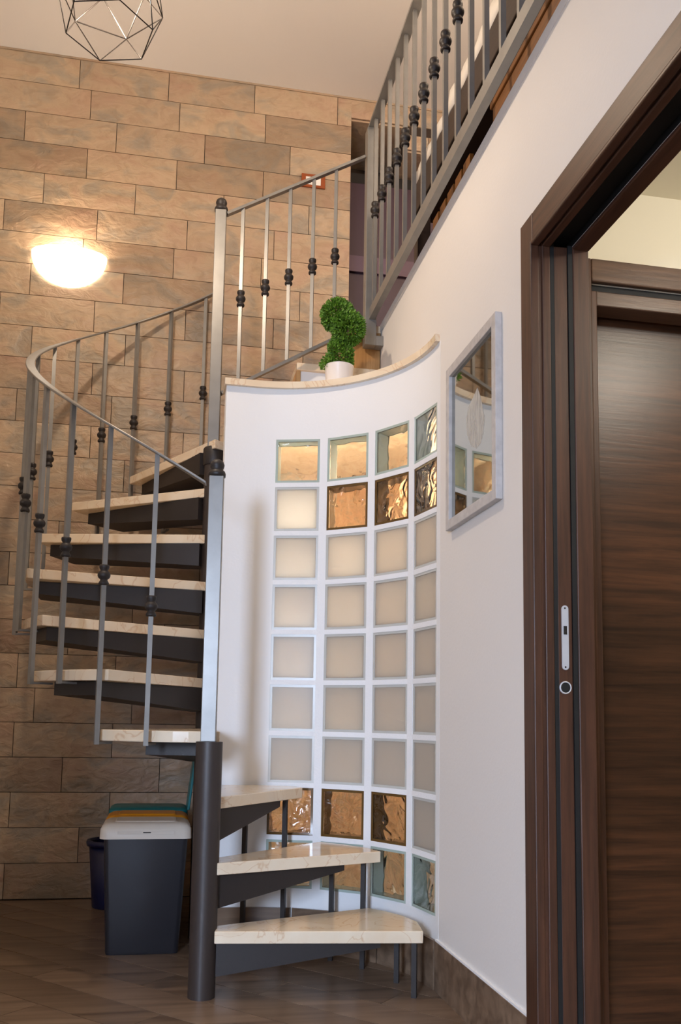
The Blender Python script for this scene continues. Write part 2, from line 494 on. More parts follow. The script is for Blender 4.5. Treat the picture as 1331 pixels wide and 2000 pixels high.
for r in range(26):
    z0 = 0.005+r*TH
    z1 = min(z0+TH-0.0032, ZC-0.012)
    spans = [(XL, 0.952, z0)]
    if r == 25: spans = [(XL, 0.952, z0), (0.952, 1.9, 4.432), (1.9, XE, z0)]
    elif r == 24: spans.append((1.29, XE, 4.282))
    elif z0 >= ZL: spans.append((1.9, XE, z0))
    for xa, xb, zz in spans:
        k0 = math.floor((xa-OFFS[r])/TW)
        x = OFFS[r]+k0*TW
        while x < xb-0.01:
            a, b = max(x, xa), min(x+TW-0.0035, xb)
            if xb-(x+TW) < 0.05: b = xb
            if b-a > 0.02 and not (a > xa and xb-a < 0.05):
                if abs(b-a-(TW-0.0035)) < 1e-4 and zz == z0 and r < 25: me = random.choice(TILES)
                else:
                    me = tile_mesh(b-a, z1-zz, random.random()); me.materials.append(MATS['stone'])
                link('stone_tile', me, None, wb, (a, YS, zz))
            x += TW
part('cornice_strip', MB().box(XL, XE, YS-0.002, YS+0.012, ZC-0.011, ZC), 'stone', wb)
part('soffit_lining', MB().box(0.953, 1.289, YS+0.013, YS+0.459, 4.418, 4.43), 'stone', wb)
part('soffit_lining', MB().box(1.291, 1.899, YS+0.013, YS+0.459, 4.268, 4.28), 'stone', wb)

struct(part('ceiling', MB().box(XL-0.1, XE, YR-0.1, YS+0.5, ZC, ZC+0.1), 'ceiling_paint'), 'cream painted ceiling above the stone wall')
struct(part('wall_left', MB().box(XL-0.1, XL, YR-0.1, YS, 0, ZC), 'plaster'), 'plain plaster wall')
struct(part('wall_light_blocker', MB().box(XL, -1.12, -0.05, 0.05, 0, 2.6), 'plaster'), 'unseen plaster screen added to block window light')  # unseen screen, added to keep window light off the lower stone wall
# rear wall with the window that lets the daylight in
struct(part('wall_rear', MB().box(XL, -2.14, YR-0.1, YR, 0, ZC).box(-1.46, XE, YR-0.1, YR, 0, ZC).box(-2.14, -1.46, YR-0.1, YR, 0, 0.68).box(-2.14, -1.46, YR-0.1, YR, 2.12, ZC), 'plaster'), 'plain plaster wall with a window')
w1 = struct(part('window_1', MB().box(-2.14, -2.09, YR-0.08, YR-0.02, 0.68, 2.12).box(-1.51, -1.46, YR-0.08, YR-0.02, 0.68, 2.12).box(-2.09, -1.51, YR-0.08, YR-0.02, 0.68, 0.73)
     .box(-2.09, -1.51, YR-0.08, YR-0.02, 2.07, 2.12), 'switch_white'), 'white framed window')
part('window_pane', MB().box(-2.09, -1.51, YR-0.055, YR-0.05, 0.73, 2.07), 'pane', w1)

# right wall: two skins with the pocket of the sliding door between them
YJ, YN = 2.14, 1.22   # far and near jamb of the door opening
ZH = 2.225            # head of the opening
XB = 1.085            # far face of that wall
mb = MB()
mb.box(XW, 0.990, YJ+0.008, 3.035, 0, ZL).box(XW, 0.990, 3.035, 3.975, ZD-0.10, ZL)
mb.box(1.057, XB, YJ+0.008, 2.975, 0, 2.6).box(0.990, 1.25, 2.975, 3.035, 0, 2.6).box(1.20, 1.25, 3.035, YS+0.011, 0, 2.6)
mb.box(XW, 0.990, YN, YJ+0.008, ZH, ZL).box(1.057, XB, YN, YJ+0.008, ZH, 2.6)
mb.box(XW, XB, YR, YN, 0, 2.6).box(XW, 0.990, YR, YN, 2.6, ZL)
wrt = struct(part('wall_right', mb, 'plaster'), 'cream plaster wall beside the sliding doorway')
struct(part('floor_loft', MB().box(0.990, XE, YR, YS+0.46, 2.6, ZL), 'amber_wood'), 'loft floor over the doorway')
struct(part('trim_2', MB().box(XW-0.003, 0.992, YR, 3.977, ZL-0.03, ZL+0.004), 'plaster'), 'thin plaster edge of the loft floor')
struct(part('wall_loft', MB().box(XE, XE+0.1, YR-0.1, YS+0.5, 0, ZC), 'plaster'), 'plain plaster wall')

# ------------------------------------------------------------------ curved wall with glass blocks
BH, BJ, BZ = 0.19, 0.0196, 2.108
ang_hi, ang_lo = 82.3, 1.7
bw = 2*math.degrees(math.asin(0.095/CR))
gap = ((ang_hi-ang_lo)-4*bw)/3
WT = 0.10
def arc_poly(a0, a1, r0, r1, n):
    inn = [pol(CC, r0, a0+(a1-a0)*i/n) for i in range(n+1)]
    out = [pol(CC, r1, a0+(a1-a0)*i/n) for i in range(n+1)]
    return inn+out[::-1]
def arc_band(mb, a0, a1, r0, r1, z0, z1, n):
    for i in range(n):
        b0 = a0+(a1-a0)*i/n; b1 = a0+(a1-a0)*(i+1)/n
        p = [pol(CC, r0, b0), pol(CC, r0, b1), pol(CC, r1, b1), pol(CC, r1, b0)]
        mb.prism(p, z0, z1)
def arc_shell(a0, a1, r0, r1, z0, z1, n):
    """one closed curved slab"""
    mb = MB(); vs = []
    for i in range(n+1):
        t = a0+(a1-a0)*i/n
        vs += [pol(CC, r0, t, z0), pol(CC, r1, t, z0), pol(CC, r1, t, z1), pol(CC, r0, t, z1)]
    fs = []
    for i in range(n):
        for k in range(4): fs.append((i*4+k, i*4+(k+1) % 4, i*4+4+(k+1) % 4, i*4+4+k))
    fs += [(0, 1, 2, 3), (n*4+3, n*4+2, n*4+1, n*4)]
    return mb.add(vs, fs)
ZB = BZ-8*(BH+BJ)-BH
mb = arc_shell(90, -2, CR, CR+WT, BZ, ZD-0.028, 24)
lo = arc_shell(90, -2, CR, CR+WT, 0.0, ZB, 24); mb.add(lo.v, lo.f)
sd = arc_shell(90, ang_hi, CR, CR+WT, ZB, BZ, 3); mb.add(sd.v, sd.f)
sd = arc_shell(ang_lo, -2, CR, CR+WT, ZB, BZ, 1); mb.add(sd.v, sd.f)
mb.box(0.212, CC[0], CC[1]+CR, CC[1]+CR+WT, 0, ZD-0.028)
wc = part('wall_curved', mb, 'plaster_white', auto=0.5)
struct(wc, 'white curved wall set with a grid of glass blocks')
# return wall from the curved wall to the stone wall
struct(part('wall_return', MB().box(0.240, 0.32, CC[1]+CR+WT, YS-0.006, 0, ZD-0.10), 'stone'), 'stone clad side of the enclosure under the landing')

part('enclosure_lining', MB().box(1.188, 1.1995, 3.04, YS-0.002, 0, ZD-0.102), 'stone', wrt)
part('enclosure_lining', MB().box(0.953, 1.187, YS, YS+0.0115, 0.005, ZD-0.102), 'stone', wb)
cols = []
for c in range(4):
    a_hi = ang_hi-c*(bw+gap)
    cols.append((a_hi, a_hi-bw))
BD = 0.08
grid = MB()
def corners(c):
    hi, lo_ = cols[c]; p, q = Vector(pol(CC, CR, hi)), Vector(pol(CC, CR, lo_))
    n = (p+q)/2-Vector(CC); n.normalize()
    return p, q, n
for c in range(4):
    p, q, n = corners(c)
    for r in range(8):
        z1 = BZ-r*(BH+BJ)-BH
        grid.prism([tuple(p), tuple(q), tuple(q+n*BD), tuple(p+n*BD)], z1-BJ, z1)
    if c < 3:
        p2, q2, n2 = corners(c+1)
        grid.prism([tuple(q), tuple(p2), tuple(p2+n2*BD), tuple(q+n*BD)], ZB, BZ)
part('mortar_joints', grid, 'mortar', wc)
KIND = [['clear']*4, ['satin', 'bronze', 'bronze', 'bronze']]+[['satin']*4 for _ in range(5)]+[['bronze', 'bronze', 'bronze', 'satin'], ['clear']*4]
def frame_mesh():
    t = 0.010; h = BH/2; mb = MB()
    mb.box(-h, h, 0.002, BD-0.002, -h, -h+t).box(-h, h, 0.002, BD-0.002, h-t, h)
    mb.box(-h, -h+t, 0.002, BD-0.002, -h+t, h-t).box(h-t, h, 0.002, BD-0.002, -h+t, h-t)
    return mb.mesh('glass_block')
def pane_mesh(y0, y1):
    h = BH/2-0.010; return MB().box(-h, h, y0, y1, -h, h).mesh('pane')
FR = {}; PF = {}; PB = {}
for kd, rim, gl in (('clear', 'rim_green', 'clear_glass'), ('bronze', 'rim_bronze', 'bronze_glass'), ('satin', 'rim_satin', 'satin')):
    FR[kd] = frame_mesh(); FR[kd].materials.append(MATS[rim])
    PF[kd] = pane_mesh(0.004, 0.011); PF[kd].materials.append(MATS[gl])
    PB[kd] = pane_mesh(BD-0.011, BD-0.004); PB[kd].materials.append(MATS[gl if kd != 'satin' else 'clear_glass'])
for r in range(9):
    for c in range(4):
        p, q, n = corners(c); mid = (p+q)/2; zc = BZ-r*(BH+BJ)-BH/2
        kd = KIND[r][c]
        rz = math.atan2(n.y, n.x)-PI/2
        b = link('glass_block', FR[kd], None, wc, (mid.x, mid.y, zc), rz)
        b['label'] = {'clear': 'clear wavy glass block', 'bronze': 'bronze wavy glass block', 'satin': 'frosted glass block'}[kd]
        link('front_pane', PF[kd], None, b); link('back_pane', PB[kd], None, b)

# marble cap on the curved wall and the slab of the landing
cap = struct(part('trim_1', arc_shell(90, -1, CR-0.018, CR+WT+0.01, ZD-0.028, ZD, 28), 'marble', auto=0.5), 'cream marble cap running along the curved wall top')
part('cap_piece', MB().box(0.204, CC[0], CC[1]+CR-0.018, CC[1]+CR+WT+0.01, ZD-0.028, ZD), 'marble', cap)
land = [pol(CC, CR+WT+0.012, a) for a in range(90, 33, -4)]
land = [(0.24, CC[1]+CR+WT+0.012)]+land+[(0.9615, 3.438), (0.9615, YS-0.006), (0.24, YS-0.006)]
struct(part('floor_landing', MB().prism(land, ZD-0.10, ZD-0.001).box(0.9905, 1.1995, 3.036, 3.976, ZD-0.10, ZD-0.001).box(0.9616, 1.1995, 3.976, YS-0.006, ZD-0.10, ZD-0.001), 'marble'), 'landing slab behind the curved wall')
ls = bpy.data.objects.new('landing_steps', None); COL.objects.link(ls); ls.location = (0.56, 3.96, ZD); struct(ls, 'two masonry steps from the landing up to the loft')
part('riser_block', MB().box(0.575, 0.962, 3.985, YS-0.006, ZD, 2.555), 'plaster_white', ls)
part('step_slab', MB().box(0.555, 0.962, 3.965, YS-0.006, 2.555, 2.59), 'marble', ls, bevel=0.003)
part('riser_board', MB().box(0.556, 0.575, 3.975, YS-0.006, ZD, 2.555), 'oak_wood', ls)
part('side_panel', MB().prism([(0.835, 3.985), (0.962, 3.985), (0.962, YS-0.006), (0.835, YS-0.006)], 2.59, 2.78), 'oak_wood', ls)
part('step_slab', MB().box(0.815, 0.989, 3.978, YS-0.006, 2.78, ZL), 'marble', ls, bevel=0.003)

# skirting tiles
bb = struct(part('baseboard_right', MB().box(XW-0.010, XW, 2.236, 3.046, 0.0, 0.165), 'floor'), 'dark wood look skirting tile under the cream wall')
part('caulk_bead', MB().prism([(XW-0.008, 2.236), (XW, 2.236), (XW, 3.046), (XW-0.008, 3.046)], 0.165, 0.171), 'plaster_white', bb)
bc = bpy.data.objects.new('baseboard_curved', None); COL.objects.link(bc); bc.location = (CC[0], CC[1], 0); struct(bc, 'skirting tiles following the curved wall')
for i in range(5):
    a0, a1 = 90-i*18+ -0.2, 90-(i+1)*18+0.3
    p = [pol(CC, CR-0.002, a0), pol(CC, CR-0.002, a1), pol(CC, CR-0.013, a1), pol(CC, CR-0.013, a0)]
    part('skirting_tile', MB().prism(p, 0.0, 0.165), 'floor', bc)
part('skirting_tile', MB().box(0.215, CC[0]-0.002, CC[1]+CR-0.011, CC[1]+CR-0.001, 0, 0.165), 'floor', bc)

# ------------------------------------------------------------------ sliding doorway and the room behind it
tr = struct(part('trim_3', MB().box(XW-0.018, XW-0.0005, YJ+0.012, YJ+0.095, 0, ZH+0.094).box(XW-0.018, XW-0.0005, YN-0.095, YN-0.012, 0, ZH+0.094)
     , 'walnut_up', bevel=0.004), 'dark walnut casing around the sliding doorway')
part('head_casing', MB().box(XW-0.0175, XW-0.0005, YN-0.012, YJ+0.012, ZH+0.012, ZH+0.0935), 'walnut_along', tr, bevel=0.004)
for y0, y1 in ((YJ-0.004, YJ+0.0075), (YN+0.0005, YN+0.012)):
    part('jamb_strip', MB().box(XW-0.030, XW-0.006, y0, y1, 0, ZH), 'walnut_up', tr, bevel=0.003)
    part('jamb_groove', MB().box(XW-0.006, XW+0.003, max(y0+0.004, YN+0.001), y1, 0, ZH), 'walnut_up', tr)
    part('jamb_strip', MB().box(XW+0.003, 0.990, y0, y1, 0, ZH), 'walnut_up', tr, bevel=0.003)
    part('jamb_strip', MB().box(1.056, XB+0.018, y0, y1, 0, ZH), 'walnut_up', tr, bevel=0.003)
part('head_strip', MB().box(XW-0.030, XW-0.006, YN+0.012, YJ-0.004, ZH-0.012, ZH-0.0005), 'walnut_along', tr, bevel=0.003)
part('head_groove', MB().box(XW-0.006, XW+0.003, YN+0.012, YJ-0.004, ZH-0.003, ZH-0.0005), 'walnut_along', tr)
part('head_strip', MB().box(XW+0.003, 0.990, YN+0.012, YJ-0.004, ZH-0.012, ZH-0.0005), 'walnut_along', tr, bevel=0.003)
part('head_strip', MB().box(1.056, XB+0.018, YN+0.012, YJ-0.004, ZH-0.012, ZH-0.0005), 'walnut_along', tr, bevel=0.003)
for x0, x1 in ((0.9902, 0.9912), (1.0555, 1.0568)):  # black sheets stand in for the shade inside pocket and track
    part('pocket_shade', MB().box(x0, x1, YJ+0.009, 2.974, 0.001, ZH+0.02), 'black', tr)
    part('track_side_shade', MB().box(x0, x1, YN+0.012, YJ+0.009, ZH+0.0005, ZH+0.02), 'black', tr)
for x0, x1 in ((0.9905, 1.0015), (1.0425, 1.0555)):  # black strips painting the shade in the gaps beside the leaf
    part('gap_shade', MB().box(x0, x1, YJ-0.002, YJ+0.008, 0.001, ZH), 'black', tr)
part('pocket_shade', MB().box(0.9915, 1.055, 2.965, 2.974, 0.001, ZH+0.02), 'black', tr)  # black sheet for the shade at the pocket end
part('track_top_shade', MB().box(0.9903, 1.0568, YN+0.012, 2.974, ZH+0.0205, ZH+0.03), 'black', tr)  # black panel standing in for shade up in the track gap
d1 = struct(part('door_1', MB().box(1.002, 1.042, YJ+0.001, YJ+0.80, 0.008, ZH-0.004), 'walnut_up', bevel=0.002), 'walnut sliding door pushed back into its pocket')
mb = MB()
for zc, sg in ((1.069, -1), (1.219, 1)):
    pts = [(1.021+0.0095*math.cos(t), zc+sg*0.0095*math.sin(t)) for t in [PI*i/8 for i in range(9)]]
    vs = [(x, YJ-0.0015, z) for x, z in pts]+[(x, YJ+0.001, z) for x, z in pts]; n = 9
    mb.add(vs, [tuple(range(n)), tuple(range(n, 2*n))[::-1]]+[(i, (i+1) % n, n+(i+1) % n, n+i) for i in range(n)])
mb.box(1.0115, 1.0305, YJ-0.0015, YJ+0.001, 1.069, 1.219)
lk = part('lock_plate', mb, 'chrome', d1, label='chrome lock plate')
part('latch_slot', MB().box(1.0165, 1.0255, YJ-0.0025, YJ-0.0013, 1.152, 1.174), 'dark_frame', lk)
for z in (1.067, 1.221):
    ymb = MB().lathe([(0.0024, 0), (0.0024, 0.001)], n=10); ymb.v = [(1.0205+x, YJ-0.0024+zz, z+y) for x, y, zz in ymb.v]
    part('screw', ymb, 'dark_frame', lk)
ring = MB().lathe([(0.0130, 0.0005), (0.0135, -0.002), (0.0160, -0.002), (0.0168, 0.001)], n=24, cap=False); ring.v = [(1.0205+x, YJ+zz, 1.014+y) for x, y, zz in ring.v]
rg = part('finger_pull', ring, 'chrome', d1, smooth=True, label='round chrome finger pull')
disc = MB().lathe([(0.0134, 0.0), (0.0134, 0.0006)], n=20); disc.v = [(1.0205+x, YJ-0.0006+zz, 1.014+y) for x, y, zz in disc.v]
part('pull_cup', disc, 'black', rg)

YD = 2.35             # wall with the second door
struct(part('wall_corridor', MB().box(XB, 1.212, YD, YD+0.12, 0, 2.6).box(2.07, XE, YD, YD+0.12, 0, 2.6).box(1.212, 2.07, YD, YD+0.12, 2.24, 2.6), 'cream_paint'), 'cream wall of the room behind the doorway')
struct(part('wall_corridor_end', MB().box(XE-0.3, XE-0.2, YR, YD, 0, 2.6), 'cream_paint'), 'cream wall')
struct(part('ceiling_corridor', MB().box(XB, XE, YR, YD, 2.55, 2.6), 'cream_paint'), 'cream ceiling of the room behind the doorway')
t4 = struct(part('trim_4', MB().box(1.12, 1.212, YD-0.020, YD-0.0005, 0, 2.312).box(2.07, 2.16, YD-0.020, YD-0.0005, 0, 2.312), 'walnut_up', bevel=0.004), 'dark walnut casing of the second door')
part('head_casing', MB().box(1.212, 2.07, YD-0.020, YD-0.0005, 2.240, 2.312), 'walnut_across', t4, bevel=0.004)
part('head_strip', MB().box(1.230, 2.05, YD-0.012, YD+0.06, 2.168, 2.214), 'walnut_across', t4, bevel=0.003)
part('head_groove', MB().box(1.212, 2.07, YD+0.004, YD+0.11, 2.2145, 2.2395), 'black', t4)
part('jamb_strip', MB().box(1.212, 1.232, YD-0.012, YD+0.10, 0, 2.214), 'walnut_up', t4, bevel=0.003)
part('jamb_strip', MB().box(2.05, 2.07, YD-0.012, YD+0.10, 0, 2.214), 'walnut_up', t4, bevel=0.003)
d2 = struct(part('door_2', MB().box(1.2325, 2.0495, YD+0.075, YD+0.115, 0.006, 2.18), 'walnut_panel'), 'closed walnut veneer door with horizontal grain')
part('door_handle', MB().tube([(1.98, YD+0.074, 1.03), (1.98, YD+0.03, 1.03), (1.90, YD+0.03, 1.03)], 0.008), 'chrome', d2)

# ------------------------------------------------------------------ spiral staircase
st = thing('spiral_staircase', (MC[0], MC[1], 0), 'spiral staircase with cream marble treads, grey iron balusters and two dark columns', 'staircase')
def column(name, c, h, r=0.0455):
    return part(name, MB().lathe([(r, 0), (r, h)], (c[0], c[1], 0), 28), 'iron_column', st, (c[0], c[1], 0), auto=0.6)
fcol = column('short_column', FC, 0.838)
mcol = column('main_column', MC, 2.09, 0.043)
part('column_sleeve', MB().lathe([(0.047, 0), (0.050, 0.006), (0.050, 0.075), (0.046, 0.082), (0.03, 0.084)], (MC[0], MC[1], 2.035), 28), 'iron', mcol, auto=0.6)
TRZ = [0, .2205, .436, .650, .872]+[.872+.2113*i for i in range(1, 7)]
TT = 0.040
LEGS = {1: [(0.862, 2.978), (0.847, 3.150)], 2: [(0.667, 3.46), (0.764, 3.335)], 3: [(0.490, 3.545), (0.336, 3.585)]}
LOW = {1: [(0.192, 3.022), (0.885, 2.952), (0.905, 3.09), (0.880, 3.19), (0.838, 3.265), (0.785, 3.33), (0.205, 3.105), (0.198, 3.06)],
       2: [(0.196, 3.045), (0.815, 3.272), (0.785, 3.36), (0.715, 3.46), (0.632, 3.54), (0.205, 3.17), (0.19, 3.09)],
       3: [(0.190, 3.075), (0.552, 3.508), (0.535, 3.575), (0.45, 3.62), (0.35, 3.637), (0.205, 3.637), (0.150, 3.12)]}
LEAD = {1: (-5.0, 0.60), 2: (20.0, 0.56), 3: (50.0, 0.48)}
def bracket(n, c, ang, L, z, tr, d0=0.115, d1=0.028, w0=0.05, w1=0.04):
    t = math.radians(ang); d = Vector((math.cos(t), math.sin(t), 0)); s = Vector((-d.y, d.x, 0)); c3 = Vector((c[0], c[1], z-TT-0.001))
    vs = []
    for l, dep, w in ((0.035, d0, w0), (L, d1, w1)):
        for sg in (-1, 1):
            vs += [c3+d*l+s*sg*w/2, c3+d*l+s*sg*w/2-Vector((0, 0, dep))]
    part('bracket', MB().add(vs, [(0, 1, 3, 2), (4, 6, 7, 5), (0, 2, 6, 4), (1, 5, 7, 3), (0, 4, 5, 1), (2, 3, 7, 6)]), 'iron', tr)
for n in (1, 2, 3):
    z = TRZ[n]
    tr_ = part('tread', MB().prism(LOW[n], z-TT, z), 'marble', st, (FC[0], FC[1], z), bevel=0.003)
    a, L = LEAD[n]
    p, q = Vector(LOW[n][0]), Vector(LOW[n][1])
    ang = math.degrees(math.atan2(q.y-p.y, q.x-p.x))
    bracket(n, (FC[0]+0.015*math.sin(math.radians(ang))*-1, FC[1]+0.0+0.015), ang+2, L, z, tr_)
    for lx, ly in LEGS[n]:
        part('leg', MB().bar((lx, ly, 0.0), (lx, ly, z-TT-0.0005), 0.017, 0.017, 0.5), 'iron', tr_, (lx, ly, 0))
RT, RB = 0.770, 0.800
# leading edge angle of every tread round the main column
LA = {4: 268.5, 5: 238.0, 6: 210.5, 7: 192.0, 8: 166.5, 9: 145.0, 10: 118.5}
def wedge(a0, a1, e=0.035, hub=0.062):
    pts = []
    d = Vector(pol((0, 0), 1, a0)); nl = Vector((-d.y, d.x)); m = Vector(MC)
    pts.append(tuple(m+nl*e-d*0.058)); 
    lead = m+nl*e+d*math.sqrt(RT*RT-e*e)
    s0 = math.degrees(math.atan2(lead.y-m.y, lead.x-m.x))
    s0 = s0 if s0 > 0 else s0+360
    for i in range(9): pts.append(pol(MC, RT, s0+(a1-s0)*i/8))
    d2 = Vector(pol((0, 0), 1, a1)); n2 = Vector((-d2.y, d2.x))
    pts.append(tuple(m-n2*0.05+d2*0.10)); pts.append(tuple(m-n2*0.06-d2*0.02))
    return pts
treads = {}
for n in range(4, 11):
    z = TRZ[n]
    end = (LA[n+1]-5 if n > 4 else 239.0) if n+1 in LA else 92.0
    poly = wedge(LA[n], end)
    treads[n] = part('tread', MB().prism(poly, z-TT, z), 'marble', st, (MC[0], MC[1], z), bevel=0.003)
    mid = (LA[n]*0.62+end*0.38)
    bracket(n, MC, mid, RT-0.045 if n > 4 else 0.6, z, treads[n], 0.10, 0.05, 0.11, 0.22)

# handrail: helix at the outer edge
def rail_z(a): return 1.742+(265.5-a)*0.00851
hp = [a for a in [265.5-i*2.5 for i in range(0, 71)] if a >= 90]+[90.0]
pts = [pol(MC, RB, a, rail_z(a)) for a in hp]; sides = [(math.cos(math.radians(a)), math.sin(math.radians(a)), 0) for a in hp]
part('handrail', MB().sweep(pts, sides, 0.038, 0.010), 'steel', st, bevel=0.002, seg=1)
def collar_mesh():
    prof = [(0.011, -0.037), (0.0175, -0.036), (0.0185, -0.030), (0.0165, -0.025), (0.0130, -0.019), (0.0130, -0.016), (0.0200, -0.010), (0.0225, -0.003),
            (0.0225, 0.003), (0.0190, 0.010), (0.0135, 0.015), (0.0135, 0.018), (0.0170, 0.024), (0.0180, 0.031), (0.0170, 0.036), (0.011, 0.037)]
    me = MB().lathe(prof, n=18).mesh('collar', smooth=True); me.materials.append(MATS['iron']); return me
COLLAR = collar_mesh()
def baluster(parent, x, y, z0, z1, zc, tw, w=0.0165):
    b = part('baluster', MB().bar((x, y, z0), (x, y, z1), w, w, tw), 'steel', parent, (x, y, z0))
    link('collar', COLLAR, None, b, (0, 0, zc-z0))
    return b
own = [4, 4, 5, 5, 6, 6, 7, 7, 8, 8, 9, 9, 10]
for i in range(13):
    a = 252.8-i*13.35; n = own[i]
    x, y = pol(MC, RB, a)
    zb = TRZ[n]-0.052
    ztop = rail_z(a)-0.005
    zc = 1.30+(253.0-a)*0.00852
    b = baluster(st, x, y, zb, ztop, zc, math.radians(a)+0.25)
    xi, yi = pol(MC, RB-0.085, a)
    part('fixing_tab', MB().bar((x, y, zb+0.005), (xi, yi, zb+0.005), 0.018, 0.008), 'steel', b)
def finial(parent, x, y, z):
    part('finial', MB().lathe([(0.0, 0.0), (0.030, 0.0), (0.031, 0.012), (0.028, 0.02), (0.020, 0.026), (0.024, 0.034), (0.026, 0.044), (0.022, 0.055), (0.012, 0.063), (0.0, 0.065)], (x, y, z), 20, cap=False), 'iron', parent, smooth=True)
def post(parent, x, y, z0, z1, w=0.05, tw=0.12, fin=True):
    p = part('post', MB().bar((x, y, z0), (x, y, z1), w, w, tw), 'steel', parent, (x, y, z0), bevel=0.002, seg=1)
    if fin: finial(p, x, y, z1)
    return p
post(st, FC[0]-0.004, FC[1], 0.838, 1.765, 0.051)
# upper post and landing guard up to the loft
lg = st
post(lg, MC[0]-0.006, MC[1], 2.119, 3.245, 0.05)
LPX, LPY = 0.900, 3.945
G0 = Vector((MC[0]+0.02, MC[1], 3.235)); G1 = Vector((LPX-0.034, LPY, 3.655))
part('top_rail', MB().bar(G0, G1, 0.03, 0.012), 'steel', lg)
B0 = Vector((MC[0]+0.02, MC[1], 2.375)); B1 = Vector((LPX-0.034, LPY, 2.795))
part('bottom_rail', MB().bar(B0, B1, 0.03, 0.014), 'steel', lg)
for u, uc in ((0.115,0), (0.285,0), (0.45,0), (0.62,0), (0.785,0)):
    t = u
    g = G0.lerp(G1, t); b = B0.lerp(B1, t)
    baluster(lg, g.x, g.y, b.z+0.007, g.z-0.006, (b.z*0.52+g.z*0.48), 0.3, 0.0155)

# ------------------------------------------------------------------ loft railing
lr = thing('loft_railing', (LPX, LPY, 2.74), 'straight grey iron balustrade along the loft edge above the cream wall', 'railing')
p = post(lr, LPX, LPY, 2.690, 3.80, 0.055, 0.0, False)
part('wall_bracket', MB().box(LPX+0.0275, XW-0.0005, LPY-0.028, LPY+0.028, 2.690, 2.738), 'steel', p, bevel=0.002)
part('top_rail', MB().box(LPX-0.022, LPX+0.022, -1.2, LPY+0.02, 3.80, 3.815), 'steel', lr)
part('bottom_rail', MB().box(LPX-0.010, LPX+0.018, -1.2, LPY-0.0275, 2.815, 2.865), 'steel', lr)
for i in range(37):
    y = 3.86-i*0.1345
    baluster(lr, LPX, y, 2.866, 3.799, 3.335, 0.0, 0.0165)

# ------------------------------------------------------------------ lamps
sc = thing('wall_sconce', (-0.595, YS-0.006, 3.20), 'glowing white alabaster half bowl sconce on the stone wall', 'lamp')
vs = []; fs = []; NA, NB = 20, 10
W2, DP, HH = 0.198, 0.105, 0.185
for j in range(NB+1):
    v = j/NB*PI/2
    for i in range(NA+1):
        u = PI*i/NA
        vs.append((-0.595-W2*math.cos(u)*math.sin(v), YS-0.007-DP*math.sin(u)*math.sin(v), 3.39-HH*math.cos(v)))
for j in range(NB):
    for i in range(NA):
        a = j*(NA+1)+i; fs.append((a, a+1, a+NA+2, a+NA+1))
bowl = part('glass_bowl', MB().add(vs, fs), 'sconce_glow', sc, smooth=True)
so = bowl.modifiers.new('thick', 'SOLIDIFY'); so.thickness = 0.005; so.offset = -1
part('back_plate', MB().box(-0.655, -0.535, YS-0.016, YS-0.005, 3.23, 3.38), 'pot_white', sc)
lamp('sconce_bulb', 'POINT', (-0.595, YS-0.06, 3.355), 4.5, (1.0, 0.78, 0.56), 0.03)

pd = thing('pendant_lamp', (-0.275, 2.9, ZC), 'black wire polyhedron pendant lamp hanging from the ceiling', 'lamp')
pc = (-0.275, 2.9); pa = math.degrees(2.891)
rings = [[pol(pc, 0.153, pa-60*k, 3.270) for k in range(6)], [pol(pc, 0.184, pa-60*k-30, 3.394) for k in range(6)], [pol(pc, 0.153, pa-60*k, 3.518) for k in range(6)]]
apex = (pc[0], pc[1], 3.62)
edges = []
for r_ in rings: edges += [(r_[k], r_[(k+1) % 6]) for k in range(6)]
for k in range(6):
    for hi in (rings[0], rings[2]): edges += [(rings[1][k], hi[k]), (rings[1][k], hi[(k+1) % 6])]
    edges.append((rings[2][k], apex))
for a, b in edges: part('wire', MB().tube([a, b], 0.0021, 6), 'black_wire', pd)
part('cord', MB().tube([(pc[0], pc[1], 3.56), (pc[0], pc[1], ZC-0.02)], 0.003, 8), 'black_wire', pd)
part('ceiling_rose', MB().lathe([(0.05, 0), (0.045, -0.022), (0.02, -0.03)], (pc[0], pc[1], ZC-0.0005)), 'black_wire', pd, smooth=True)
part('lamp_holder', MB().lathe([(0.012, 0.07), (0.02, 0.06), (0.02, 0.0)], (pc[0], pc[1], 3.56)), 'black_wire', pd, smooth=True)
part('bulb', MB().lathe([(0.001, -0.085), (0.014, -0.08), (0.024, -0.062), (0.027, -0.045), (0.022, -0.022), (0.013, -0.002)], (pc[0], pc[1], 3.56), 16), 'bulb_glow', pd, smooth=True)
lamp('pendant_bulb', 'POINT', (pc[0], pc[1], 3.455), 57, (1.0, 0.79, 0.59), 0.035)

# ------------------------------------------------------------------ mirror on the cream wall
mi = thing('wall_mirror', (XW, 2.655, 1.585), 'small silver framed mirror hanging on the cream wall', 'mirror')
y0, y1, z0, z1, fw, fd = 2.418, 2.895, 1.578, 2.158, 0.034, 0.022
XA = XW-0.0005
for nm, bx in (('frame_stile', (XA-fd, XA, y0, y0+fw, z0, z1)), ('frame_stile', (XA-fd, XA, y1-fw, y1, z0, z1)), ('frame_rail', (XA-fd, XA, y0+fw, y1-fw, z0, z0+fw)), ('frame_rail', (XA-fd, XA, y0+fw, y1-fw, z1-fw, z1))):
    part(nm, MB().box(*bx), 'silver_frame', mi, bevel=0.002)
part('glass', MB().box(XA-0.010, XA-0.002, y0+fw, y1-fw, z0+fw, z1-fw), 'mirror_glass', mi)

